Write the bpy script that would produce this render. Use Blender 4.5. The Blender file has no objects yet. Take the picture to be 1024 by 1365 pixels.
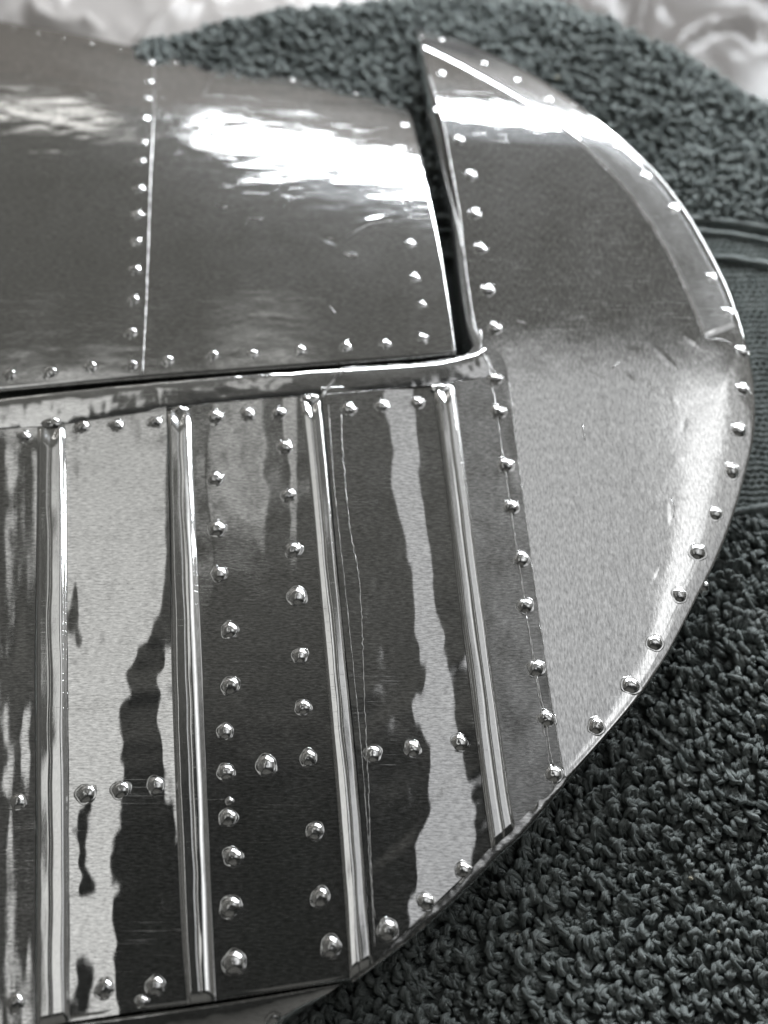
import bpy, bmesh, math, random
import numpy as np
from mathutils import Vector, Matrix
from mathutils.bvhtree import BVHTree

random.seed(7)
RNG = np.random.default_rng(11)
scene = bpy.context.scene
MM = 0.001

# ------------------------------------------------------------------ camera
W0, H0 = 1024.0, 1365.0            # the photograph's frame; only used to read the plan of the wing off it
FPX = 1500.0
PITCH = math.radians(64.0)
CAM = np.array([0.0, 0.0, 0.146])
FWD = np.array([0.0, math.cos(PITCH), -math.sin(PITCH)])
UPV = np.array([0.0, math.sin(PITCH), math.cos(PITCH)])
RGT = np.array([1.0, 0.0, 0.0])
cd = bpy.data.cameras.new('camera')
cam = bpy.data.objects.new('camera', cd)
scene.collection.objects.link(cam)
cam.location = CAM
cam.rotation_euler = (math.pi / 2 - PITCH, 0, 0)
cd.sensor_fit = 'VERTICAL'
cd.sensor_height = 24.0
cd.lens = 24.0 * FPX / H0
cd.clip_start = 0.005
cd.clip_end = 20.0
cd.dof.use_dof = True
cd.dof.focus_distance = 0.151
cd.dof.aperture_fstop = 8.5
scene.camera = cam

# ------------------------------------------------------------------ surroundings: dim, even workshop air
world = bpy.data.worlds.new('World')
scene.world = world
world.use_nodes = True
bg = world.node_tree.nodes['Background']
bg.inputs['Color'].default_value = (0.95, 1.0, 0.93, 1)
bg.inputs['Strength'].default_value = 0.016

def area_lamp(name, centre, target, sx, sy, radiance, color=(1, 1, 1)):
    ld = bpy.data.lights.new(name, 'AREA')
    ld.shape = 'RECTANGLE'
    ld.size, ld.size_y = sx, sy
    ld.energy = radiance * sx * sy * math.pi
    ld.color = color
    o = bpy.data.objects.new(name, ld)
    o.location = centre
    o.rotation_euler = (Vector(target) - Vector(centre)).to_track_quat('-Z', 'Y').to_euler()
    scene.collection.objects.link(o)
    return o

CEIL = 1.20
Y0 = 0.07                            # a, b: ceiling offsets per metre of height over the middle of the wing
def ceiling_lamp(name, a0, a1, b0, b1, radiance, color=(1, 1, 1)):
    x0, x1, y0, y1 = a0 * CEIL, a1 * CEIL, b0 * CEIL + Y0, b1 * CEIL + Y0
    ld = bpy.data.lights.new(name, 'AREA')
    ld.shape = 'RECTANGLE'
    ld.size, ld.size_y = x1 - x0, y1 - y0
    ld.energy = radiance * ld.size * ld.size_y * math.pi
    ld.color = color
    o = bpy.data.objects.new(name, ld)
    o.location = ((x0 + x1) / 2, (y0 + y1) / 2, CEIL)
    scene.collection.objects.link(o)
    return o

main = ceiling_lamp('ceiling_light', 0.125, 1.40, -0.02, 0.712, 0.35, (0.97, 0.98, 1.0))
main.data.spread = math.radians(145)
left_lamp = ceiling_lamp('ceiling_light', -0.43, -0.275, -0.10, 0.66, 0.31, (1.0, 1.0, 0.98))
left_lamp.data.spread = math.radians(105)
ceiling_lamp('ceiling_light', -0.172, -0.118, 0.455, 0.75, 0.48, (1.0, 1.0, 0.98))
tube_light = ceiling_lamp('tube_light', 0.40, 0.58, 0.05, 0.66, 0.75, (0.98, 0.99, 1.0))
tube_light.location.z -= 0.01
area_lamp('far_light', (0.118, 0.335, 0.108), (0.05, 0.12, -0.005), 0.37, 0.036, 36.0, (0.93, 0.96, 1.0))
area_lamp('far_light', (-0.19, 0.335, 0.104), (-0.02, 0.12, -0.005), 0.235, 0.009, 2.6, (1.0, 0.98, 0.95))  # added weak strip, mirrored as a thin streak in the flap's left part
area_lamp('far_light', (0.13, 0.345, 0.172), (0.05, 0.12, -0.005), 0.34, 0.05, 0.22, (0.82, 0.89, 1.0))  # added dim panel for a bluish glow beside the flap's bright band
area_lamp('warm_fill_light', (-0.1, 0.95, 0.16), (0.0, 0.0, 0.16), 2.2, 0.22, 0.07, (1.0, 0.80, 0.71))  # added low panel, gives the flap a brownish reflection; no lamp stands there
front = area_lamp('room_fill_light', (0.0, 1.3, 2.6), (0.0, 0.0, 2.6), 5.0, 5.2, 0.088, (1.0, 0.98, 0.90))  # added fill panel for a soft wall-to-zenith gradient, not a window
front.data.spread = math.radians(157)
for loc, to in [((0, -1.5, 2.3), (0, 0, 2.3)), ((-1.7, 0, 2.3), (0, 0, 2.3)), ((1.9, 0.9, 2.3), (0, 0.3, 2.3))]:
    w_ = area_lamp('room_fill_light', loc, to, 2.6, 4.6, 0.066, (1.0, 0.98, 0.93))  # added fills behind and beside, no windows; they lift dark rims and rivets
    w_.data.spread = math.radians(150)

scene.view_settings.view_transform = 'Standard'
scene.view_settings.look = 'None'
scene.view_settings.exposure = 0.0
scene.view_settings.gamma = 1.0
scene.cycles.use_denoising = True
scene.cycles.max_bounces = 10
scene.cycles.glossy_bounces = 6
scene.cycles.sample_clamp_indirect = 4.0
scene.cycles.caustics_reflective = False

# ------------------------------------------------------------------ helpers
def P(px, py, z=0.0):
    """plan point (metres) lying at height z (metres), read off the photograph at px, py"""
    px = np.asarray(px, float); py = np.asarray(py, float)
    d = (RGT * ((px - W0 / 2) / FPX)[..., None] + UPV * (-(py - H0 / 2) / FPX)[..., None] + FWD)
    t = (np.asarray(z, float) - CAM[2]) / d[..., 2]
    return CAM + d * t[..., None]

def resample(pts, n, key=None):
    """polyline -> n points, evenly along its length (or at fractions key)"""
    pts = np.asarray(pts, float)
    seg = np.linalg.norm(np.diff(pts, axis=0), axis=1)
    s = np.concatenate([[0], np.cumsum(seg)]); s /= s[-1]
    t = np.linspace(0, 1, n) if key is None else np.asarray(key)
    return np.stack([np.interp(t, s, pts[:, i]) for i in range(pts.shape[1])], 1)

def smooth_line(pts, n):
    """Catmull-Rom through the points, n samples evenly spaced"""
    p = np.asarray(pts, float)
    q = np.vstack([2 * p[0] - p[1], p, 2 * p[-1] - p[-2]])
    out = []
    for i in range(1, len(q) - 2):
        t = np.linspace(0, 1, 16, endpoint=False)[:, None]
        a, b, c, d = q[i - 1], q[i], q[i + 1], q[i + 2]
        out.append(0.5 * (2 * b + (c - a) * t + (2 * a - 5 * b + 4 * c - d) * t ** 2 + (3 * b - a - 3 * c + d) * t ** 3))
    out.append(p[-1:])
    return resample(np.vstack(out), n)

def vnoise(x, y, seed=0):
    """smooth value noise in -1..1, unit cells"""
    x = np.asarray(x, float); y = np.asarray(y, float)
    r = np.random.default_rng(seed).uniform(-1, 1, (64, 64))
    xi = np.floor(x).astype(int); yi = np.floor(y).astype(int)
    fx = x - xi; fy = y - yi
    fx = fx * fx * (3 - 2 * fx); fy = fy * fy * (3 - 2 * fy)
    g = lambda i, j: r[i % 64, j % 64]
    return ((g(xi, yi) * (1 - fx) + g(xi + 1, yi) * fx) * (1 - fy) + (g(xi, yi + 1) * (1 - fx) + g(xi + 1, yi + 1) * fx) * fy)

def fbm(x, y, seed=0, octs=3):
    return sum(vnoise(x * 2 ** k, y * 2 ** k, seed + k) * 0.5 ** k for k in range(octs))

def sstep(a, b, x):
    t = np.clip((np.asarray(x, float) - a) / (b - a), 0, 1)
    return t * t * (3 - 2 * t)

C = scene.collection
def mesh_object(name, verts, faces, mat, parent=None, smooth=True):
    me = bpy.data.meshes.new(name)
    me.from_pydata([tuple(v) for v in verts], [], faces)
    me.update()
    if smooth:
        me.polygons.foreach_set('use_smooth', np.ones(len(me.polygons), bool))
    if mat: me.materials.append(mat)
    o = bpy.data.objects.new(name, me)
    C.objects.link(o)
    o.parent = parent
    return o

def grid_faces(nr, nc, flip=False):
    f = []
    for i in range(nr - 1):
        for j in range(nc - 1):
            a = i * nc + j
            q = (a, a + nc, a + nc + 1, a + 1)
            f.append(q[::-1] if flip else q)
    return f

def grid_object(name, G, mat, parent=None, flip=False):
    """G: rows x cols x 3"""
    nr, nc = G.shape[:2]
    return mesh_object(name, G.reshape(-1, 3), grid_faces(nr, nc, flip), mat, parent)

def bvh_of(*objs):
    vs, fs = [], []
    for o in objs:
        n = len(vs)
        vs += [v.co.copy() for v in o.data.vertices]
        fs += [tuple(i + n for i in p.vertices) for p in o.data.polygons]
    return BVHTree.FromPolygons(vs, fs)

def on(bvh, px, py):
    """where that spot of the photograph lies on a built surface: point, normal"""
    p = P(px, py, 0.0)
    d = Vector(p - CAM).normalized()
    loc, nor, idx, dist = bvh.ray_cast(Vector(CAM), d)
    if loc is None:
        loc, nor, idx, dist = bvh.find_nearest(Vector(p))
    if nor.z < 0: nor = -nor
    return loc, nor

def tube(name, pts, rad, mat, parent, sides=6, wob=0.25, seed=0):
    pts = np.asarray(pts, float); n = len(pts)
    T = np.gradient(pts, axis=0); T /= np.linalg.norm(T, axis=1)[:, None] + 1e-12
    up = np.array([0, 0, 1.0])
    A = np.cross(T, up); A /= np.linalg.norm(A, axis=1)[:, None] + 1e-12
    B = np.cross(A, T)
    r = rad * (1 + wob * np.random.default_rng(seed).standard_normal(n))
    r = np.clip(r, rad * 0.35, rad * 1.9)
    th = np.linspace(0, 2 * math.pi, sides, endpoint=False)
    V = pts[:, None] + r[:, None, None] * (np.cos(th)[None, :, None] * A[:, None] + np.sin(th)[None, :, None] * B[:, None])
    F = []
    for i in range(n - 1):
        for j in range(sides):
            k = (j + 1) % sides
            F.append((i * sides + j, i * sides + k, (i + 1) * sides + k, (i + 1) * sides + j))
    F.append(tuple(range(sides))[::-1]); F.append(tuple((n - 1) * sides + j for j in range(sides)))
    return mesh_object(name, V.reshape(-1, 3), F, mat, parent)

# ------------------------------------------------------------------ materials
def new_mat(name):
    m = bpy.data.materials.new(name); m.use_nodes = True
    nt = m.node_tree; nt.nodes.clear()
    return m, nt, nt.nodes.new, nt.links.new

def foil(name, grain_axis='x', rot=0.0, haze=0.10, base=(0.87, 0.87, 0.862), grain=1.0, wrinkle=1.0, sharp=0.105):
    m, nt, N, L = new_mat(name)
    out = N('ShaderNodeOutputMaterial')
    tc = N('ShaderNodeTexCoord')
    def noise(scale3, detail, rough=0.55, rotz=rot):
        mp = N('ShaderNodeMapping'); mp.inputs['Scale'].default_value = scale3; mp.inputs['Rotation'].default_value = (0, 0, rotz)
        mp.vector_type = 'POINT'
        L(tc.outputs['Object'], mp.inputs['Vector'])
        n = N('ShaderNodeTexNoise'); n.inputs['Scale'].default_value = 1.0
        n.inputs['Detail'].default_value = detail; n.inputs['Roughness'].default_value = rough
        L(mp.outputs['Vector'], n.inputs['Vector'])
        return n.outputs['Fac']
    gs = (1100, 4300, 1100) if grain_axis == 'x' else (4300, 1100, 1100)
    g = noise(gs, 2.0, 0.7)
    w = noise((260, 260, 260), 2.0)
    def scratches(rz, seed):
        sc = noise((95 + seed, 8200, 95 + seed), 0.0, 0.5, rz)
        rp = N('ShaderNodeMapRange'); rp.inputs['From Min'].default_value = 0.73; rp.inputs['From Max'].default_value = 0.80
        L(sc, rp.inputs['Value'])
        mk = noise((70 + 9 * seed, 70, 70), 1.0, 0.5, 0.3 * seed)
        mm_ = N('ShaderNodeMapRange'); mm_.inputs['From Min'].default_value = 0.5; mm_.inputs['From Max'].default_value = 0.62
        L(mk, mm_.inputs['Value'])
        mu = N('ShaderNodeMath'); mu.operation = 'MULTIPLY'; L(rp.outputs['Result'], mu.inputs[0]); L(mm_.outputs['Result'], mu.inputs[1])
        return mu.outputs['Value']
    def bump(h, dist, prev=None, strength=1.0):
        b = N('ShaderNodeBump'); b.inputs['Strength'].default_value = strength; b.inputs['Distance'].default_value = dist
        L(h, b.inputs['Height'])
        if prev: L(prev, b.inputs['Normal'])
        return b.outputs['Normal']
    nrm = bump(w, 1.0e-5 * wrinkle)
    nrm = bump(g, 4.5e-6 * grain, nrm)
    nrm = bump(scratches(1.45, 1), 2.2e-6, nrm)
    nrm = bump(scratches(-0.35, 3), 2.2e-6, nrm)
    nrm = bump(scratches(0.9, 6), 1.8e-6, nrm)
    gcol = N('ShaderNodeMapRange'); gcol.inputs['From Min'].default_value = 0.28; gcol.inputs['From Max'].default_value = 0.72
    gcol.inputs['To Min'].default_value = 1 - 0.50 * min(1, grain); gcol.inputs['To Max'].default_value = 1 + 0.12 * min(1, grain)
    L(g, gcol.inputs['Value'])
    gmix = N('ShaderNodeMix'); gmix.data_type = 'RGBA'; gmix.blend_type = 'MULTIPLY'; gmix.inputs['Factor'].default_value = 1.0
    gmix.inputs['A'].default_value = (*base, 1); L(gcol.outputs['Result'], gmix.inputs['B'])
    smudge = noise((120, 120, 120), 4.0, 0.65)
    def prin(r0, r1):
        p = N('ShaderNodeBsdfPrincipled')
        p.inputs['Metallic'].default_value = 1.0
        L(gmix.outputs['Result'], p.inputs['Base Color'])
        mr = N('ShaderNodeMapRange'); mr.inputs['From Min'].default_value = 0.3; mr.inputs['From Max'].default_value = 0.7
        mr.inputs['To Min'].default_value = r0; mr.inputs['To Max'].default_value = r1
        L(smudge, mr.inputs['Value']); L(mr.outputs['Result'], p.inputs['Roughness'])
        L(nrm, p.inputs['Normal'])
        return p.outputs['BSDF']
    mx = N('ShaderNodeMixShader')
    mr = N('ShaderNodeMapRange'); mr.inputs['From Min'].default_value = 0.35; mr.inputs['From Max'].default_value = 0.65
    mr.inputs['To Min'].default_value = haze * 0.7; mr.inputs['To Max'].default_value = haze * 1.3
    L(g, mr.inputs['Value']); L(mr.outputs['Result'], mx.inputs['Fac'])
    gl = N('ShaderNodeBsdfAnisotropic'); gl.distribution = 'BECKMANN'
    L(gmix.outputs['Result'], gl.inputs['Color']); L(nrm, gl.inputs['Normal'])
    gr = N('ShaderNodeMapRange'); gr.inputs['From Min'].default_value = 0.3; gr.inputs['From Max'].default_value = 0.7
    gr.inputs['To Min'].default_value = sharp * 0.8; gr.inputs['To Max'].default_value = sharp * 1.3
    L(smudge, gr.inputs['Value']); L(gr.outputs['Result'], gl.inputs['Roughness'])
    L(gl.outputs['BSDF'], mx.inputs[1])
    L(prin(0.30, 0.42), mx.inputs[2])
    L(mx.outputs['Shader'], out.inputs['Surface'])
    return m

M_BAY = foil('foil_ribbed', 'x', 0.05, haze=0.08, sharp=0.115, wrinkle=1.3)
M_SATIN = foil('foil_satin', 'x', 0.05, haze=0.16, sharp=0.21)
M_TIP = foil('foil_tip', 'y', 0.12, haze=0.045, sharp=0.10, wrinkle=0.9, base=(0.90, 0.90, 0.892))
M_ELE = foil('foil_flap', 'x', -0.08, haze=0.06, grain=0.6, wrinkle=1.2, sharp=0.15)
M_RIB = foil('foil_rib', 'y', 0.0, haze=0.10, grain=0.3, wrinkle=0.4, base=(0.92, 0.92, 0.91))
M_EDGE = foil('foil_edge', 'x', 0.3, haze=0.12, grain=0.5, wrinkle=1.6)
M_RIVET = foil('foil_rivet', 'x', 0.0, haze=0.18, grain=0.4, wrinkle=0.9, base=(0.88, 0.88, 0.87), sharp=0.15)
M_SEAM = foil('foil_seam', 'x', 0.0, haze=0.5, grain=0.4, wrinkle=2.0, base=(0.9, 0.9, 0.89), sharp=0.18)

def towel_mat(name, dark, light, loops=True):
    m, nt, N, L = new_mat(name)
    out = N('ShaderNodeOutputMaterial'); p = N('ShaderNodeBsdfPrincipled')
    tc = N('ShaderNodeTexCoord')
    n1 = N('ShaderNodeTexNoise'); n1.inputs['Scale'].default_value = 330; n1.inputs['Detail'].default_value = 3
    L(tc.outputs['Object'], n1.inputs['Vector'])
    r = N('ShaderNodeValToRGB'); r.color_ramp.elements[0].color = (*dark, 1); r.color_ramp.elements[1].color = (*light, 1)
    r.color_ramp.elements[0].position = 0.3; r.color_ramp.elements[1].position = 0.7
    L(n1.outputs['Fac'], r.inputs['Fac']); ccol = r.outputs['Color']
    n2 = N('ShaderNodeTexNoise'); n2.inputs['Scale'].default_value = 3600; n2.inputs['Detail'].default_value = 2.5; n2.inputs['Distortion'].default_value = 1.2
    L(tc.outputs['Object'], n2.inputs['Vector'])
    b = N('ShaderNodeBump'); b.inputs['Distance'].default_value = 1.6e-4; b.inputs['Strength'].default_value = 0.9
    L(n2.outputs['Fac'], b.inputs['Height'])
    nout = b.outputs['Normal']
    if loops:
        mp = N('ShaderNodeMapping'); mp.inputs['Scale'].default_value = (5.0, 1.5, 1.0); L(tc.outputs['UV'], mp.inputs['Vector'])
        n3 = N('ShaderNodeTexNoise'); n3.inputs['Scale'].default_value = 1.0; n3.inputs['Detail'].default_value = 3; n3.inputs['Roughness'].default_value = 0.7
        L(mp.outputs['Vector'], n3.inputs['Vector'])
        b2 = N('ShaderNodeBump'); b2.inputs['Distance'].default_value = 5.0e-4; b2.inputs['Strength'].default_value = 1.0
        L(n3.outputs['Fac'], b2.inputs['Height']); L(nout, b2.inputs['Normal']); nout = b2.outputs['Normal']
        fm = N('ShaderNodeMapRange'); fm.inputs['From Min'].default_value = 0.38; fm.inputs['From Max'].default_value = 0.62; fm.inputs['To Min'].default_value = 0.42; fm.inputs['To Max'].default_value = 1.35
        L(n3.outputs['Fac'], fm.inputs['Value'])
        cm = N('ShaderNodeMix'); cm.data_type = 'RGBA'; cm.blend_type = 'MULTIPLY'; cm.inputs['Factor'].default_value = 1.0
        L(ccol, cm.inputs['A']); L(fm.outputs['Result'], cm.inputs['B']); ccol = cm.outputs['Result']
    L(nout, p.inputs['Normal']); L(ccol, p.inputs['Base Color'])
    p.inputs['Roughness'].default_value = 0.95
    p.inputs['Specular IOR Level'].default_value = 0.15
    p.inputs['Sheen Weight'].default_value = 0.7
    p.inputs['Sheen Roughness'].default_value = 0.5
    p.inputs['Sheen Tint'].default_value = (0.75, 0.85, 0.82, 1)
    L(p.outputs['BSDF'], out.inputs['Surface'])
    return m
M_TOWEL = towel_mat('towel_yarn', (0.21, 0.235, 0.23), (0.33, 0.355, 0.345))
M_WEAVE = towel_mat('towel_weave', (0.17, 0.19, 0.185), (0.23, 0.25, 0.24), False)

M_FUZZ = towel_mat('towel_fuzz', (0.26, 0.29, 0.28), (0.38, 0.41, 0.40), False)

def simple_mat(name, col, rough, **kw):
    m, nt, N, L = new_mat(name)
    out = N('ShaderNodeOutputMaterial'); p = N('ShaderNodeBsdfPrincipled')
    tc = N('ShaderNodeTexCoord'); n = N('ShaderNodeTexNoise'); n.inputs['Scale'].default_value = 40; n.inputs['Detail'].default_value = 4
    L(tc.outputs['Object'], n.inputs['Vector'])
    r = N('ShaderNodeValToRGB')
    r.color_ramp.elements[0].color = (*[c * 0.85 for c in col], 1); r.color_ramp.elements[1].color = (*[min(1, c * 1.12) for c in col], 1)
    L(n.outputs['Fac'], r.inputs['Fac']); L(r.outputs['Color'], p.inputs['Base Color'])
    p.inputs['Roughness'].default_value = rough
    for k, v in kw.items(): p.inputs[k.replace('_', ' ')].default_value = v
    L(p.outputs['BSDF'], out.inputs['Surface'])
    return m
M_TABLE = simple_mat('table_paint', (0.26, 0.245, 0.23), 0.5)
M_LINT = simple_mat('lint', (0.55, 0.52, 0.42), 0.8)

def plastic_mat(name, base):
    m, nt, N, L = new_mat(name)
    out = N('ShaderNodeOutputMaterial'); p = N('ShaderNodeBsdfPrincipled'); t = N('ShaderNodeBsdfTransparent')
    tl = N('ShaderNodeBsdfTranslucent'); tl.inputs['Color'].default_value = (0.8, 0.77, 0.74, 1)
    p.inputs['Base Color'].default_value = (*base, 1); p.inputs['Roughness'].default_value = 0.22
    p.inputs['Specular IOR Level'].default_value = 0.6
    m1 = N('ShaderNodeMixShader'); m1.inputs['Fac'].default_value = 0.3
    L(p.outputs['BSDF'], m1.inputs[1]); L(tl.outputs['BSDF'], m1.inputs[2])
    m2 = N('ShaderNodeMixShader'); m2.inputs['Fac'].default_value = 0.35
    L(m1.outputs['Shader'], m2.inputs[1]); L(t.outputs['BSDF'], m2.inputs[2])
    L(m2.outputs['Shader'], out.inputs['Surface'])
    return m
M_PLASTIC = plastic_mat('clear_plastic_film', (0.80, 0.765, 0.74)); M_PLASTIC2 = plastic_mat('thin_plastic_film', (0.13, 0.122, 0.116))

# ------------------------------------------------------------------ table
TZ = -0.045
tb = mesh_object('table_top', [(-1, -0.6, TZ), (1, -0.6, TZ), (1, 0.9, TZ), (-1, 0.9, TZ)], [(0, 1, 2, 3)], M_TABLE, smooth=False)
tb['kind'] = 'structure'

# ------------------------------------------------------------------ the wing
wing = bpy.data.objects.new('model_wing', None)
wing.location = (0, 0, 0)
C.objects.link(wing)
wing['label'] = 'shiny riveted aluminium model aircraft wing tip resting on the grey towel'
wing['category'] = 'model wing'

SIDE = -9.3 * MM                      # how deep the side walls reach

def flat_a(X):                        # sideways slope of the mirrored ray on a level sheet
    d = X - CAM
    return d[..., 0] / -d[..., 2]

def bay(name, left, right, nu, nv, target, seed, wrinkle=0.35, mat=M_BAY, dz=0.0, roll=None):
    """a sheet between two stiffeners. target(px, py, u, v, a): sideways mirror slope the buckled sheet has there."""
    up = lambda q: [(q[0][0] - 1.5, q[0][1] - 13)] + list(q)
    l = smooth_line(up(left), nv); r = smooth_line(up(right), nv)
    u = np.linspace(0, 1, nu)
    px = l[:, None, 0] * (1 - u) + r[:, None, 0] * u
    py = l[:, None, 1] * (1 - u) + r[:, None, 1] * u
    X = P(px, py, dz)
    a = flat_a(X)
    ta = target(px, py, u[None, :] + 0 * px, np.linspace(0, 1, nv)[:, None] + 0 * px, a)
    slope = (ta - a) / 2.0
    xm, ym = X[..., 0] / MM, X[..., 1] / MM
    slope = slope + math.radians(wrinkle) * fbm(xm / 2.2, ym / 9.0, seed, 3)
    mask = sstep(0.05, 0.55, vnoise(xm / 4.0, ym / 11.0, seed + 3) + 0.35 * (np.abs(u - 0.5)[None] * 2) ** 2)
    slope = slope + math.radians(wrinkle * 3.2) * fbm(xm / 1.3 + ym / 9.0, ym / 4.5, seed + 5, 3) * mask
    dx = np.gradient(X[..., 0], axis=1)
    h = -np.cumsum(slope * dx, axis=1)
    h -= h.mean(axis=1, keepdims=True)
    k = np.exp(-0.5 * (np.arange(-6, 7) / 2.5) ** 2); k /= k.sum()      # keep neighbouring rows together
    pad = np.pad(h, ((6, 6), (0, 0)), mode='edge')
    h = sum(pad[i:i + nv] * k[i] for i in range(13))
    h += 0.02 * MM * fbm(xm / 5.0, ym / 5.0, seed + 9, 2)
    if roll is not None: h += roll(px, py, u, X)
    X[..., 2] += h
    return grid_object(name, X, mat, wing)

R1L = [(50, 568), (49, 700), (47, 900), (48, 1100), (47, 1372)]
R1R = [(86, 564), (88, 700), (90, 900), (92, 1100), (93, 1362)]
R2L = [(222, 548), (226, 700), (229, 900), (236, 1100), (243, 1250), (250, 1338)]
R2R = [(254, 545), (261, 700), (270, 900), (278, 1100), (284, 1250), (288, 1334)]
R3L = [(400, 534), (414, 660), (428, 820), (444, 1000), (456, 1150), (467, 1304)]
R3R = [(429, 530), (442, 660), (456, 820), (474, 1000), (486, 1150), (497, 1284)]
R4L = [(578, 518), (594, 640), (610, 780), (630, 940), (645, 1060), (655, 1132)]
R4R = [(605, 515), (622, 640), (641, 780), (663, 940), (678, 1050), (687, 1104)]
SL = [(640, 464), (652, 490), (668, 590), (684, 700), (699, 800), (717, 920), (738, 1052)]
SR = [(656, 464), (675, 490), (692, 620), (704, 710), (716, 800), (735, 930), (753, 1033)]

B0, B2a, B2b, B3a, B3b = 0.125, -0.36, -0.215, -0.172, -0.118

def t_bay0(px, py, u, v, a):
    s = fbm(px / 13.0, py / 170.0, 3, 3)
    return np.where(py < 590, a, -0.44 + 0.085 * s)
def t_bay1(px, py, u, v, a):
    edge = 222 - 8 * sstep(760, 830, py) - 45 * sstep(820, 905, py) - 12 * sstep(1000, 1120, py)
    edge = edge + 10 * fbm(px / 25.0, py / 22.0, 5, 4) * sstep(800, 900, py)
    lit = 1 - sstep(-5, 5, px - edge)
    right = sstep(-3, 3, px - (216 + 14 * sstep(1000, 1140, py) + 7 * fbm(px / 30, py / 26.0, 8, 4))) * sstep(830, 900, py) * (1 - sstep(1090, 1150, py))
    lit = np.maximum(lit, right)
    rag = 6 * fbm(px / 14.0, py / 16.0, 15, 4)
    blot = np.exp(-((px - 101 - 4 * np.sin(py / 19.0) - rag) / (6 + 3 * vnoise(px / 9, py / 11.0, 6))) ** 2) * sstep(765, 800, py) * (1 - sstep(850, 872, py))
    cx = 113 + 4 * np.sin(py / 23.0)
    blot2 = np.exp(-((px - cx - rag) / (5 + 4 * vnoise(py * 0, py / 13.0, 4))) ** 2) * sstep(1035, 1075, py) * (1 - sstep(1180, 1200, py))
    blot3 = np.exp(-((px - 113 - rag) / 9.0) ** 2) * sstep(1262, 1290, py) * (1 - sstep(1330, 1360, py))
    lit = lit * (1 - np.clip(1.5 * np.maximum(np.maximum(blot, blot2), blot3), 0, 1))
    return -0.15 + lit * (np.clip(a, -0.40, -0.315) + 0.15)
def t_bay2(px, py, u, v, a):
    left = 281 - 6 * np.sin((py - 560) / 42.0)
    right = 352 + 6 * fbm(px / 30.0, py / 30.0, 31, 2)
    lit = sstep(-2, 2, px - left) * (1 - sstep(-6, 8, px - right))
    lit2 = sstep(-3, 3, px - (378 + 10 * sstep(560, 640, py))) * (1 - sstep(-2, 2, px - 396)) * (1 - 0 * py)
    up = 1 - sstep(770, 950, py)
    lit = np.maximum(lit, lit2) * up
    dl = -0.222 + 0.10 * sstep(775, 950, py)
    dark = dl + (-0.07 - dl) * sstep(310, 350, px)
    return dark + lit * (-0.145 - dark)
def t_bay3(px, py, u, v, a):
    ys = [535, 560, 640, 740, 800, 850, 900, 950, 1000, 1050, 1090, 1150, 1200, 1260]
    l = np.interp(py, ys, [516, 518, 524, 545, 553, 560, 560, 553, 572, 572, 566, 556, 553, 545])
    r = np.interp(py, ys, [552, 556, 562, 574, 580, 596, 600, 606, 622, 628, 634, 634, 600, 555])
    nz = (4.5 + 6 * sstep(760, 900, py)) * fbm(px / 30.0, py / 24.0, 41, 4)
    lit = sstep(-4, 4, px - l - nz) * (1 - sstep(-4, 4, px - r - 0.6 * nz))
    thin = np.exp(-((px - (575 + (py - 800) * 0.12)) / 2.0) ** 2) * 0
    dark = 0.035
    return dark + np.clip(lit + thin, 0, 1) * (0.20 - dark)
def t_dark(px, py, u, v, a):
    return 0 * a + 0.06

bays = []
bays.append(bay('skin_panel', [(-45, 572), (-45, 800), (-46, 1100), (-47, 1384)], R1L, 110, 260, t_bay0, 21, 0.9))
bays.append(bay('skin_panel', R1R, R2L, 130, 300, t_bay1, 22, 0.45))
bays.append(bay('skin_panel', R2R, R3L, 130, 300, t_bay2, 23, 0.16))
bays.append(bay('skin_panel', R3R, R4L, 140, 280, t_bay3, 24, 0.60))
bays.append(bay('skin_panel', R4R, SL, 60, 220, t_dark, 25, 0.12, M_SATIN))

# joint strip between the ribbed panels and the rounded tip: a second, slightly proud layer
def t_strip(px, py, u, v, a): return 0 * a + 0.07
strip = bay('joint_strip', SL, SR, 26, 240, t_strip, 26, 0.8, M_SATIN, dz=0.10 * MM)

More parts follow.
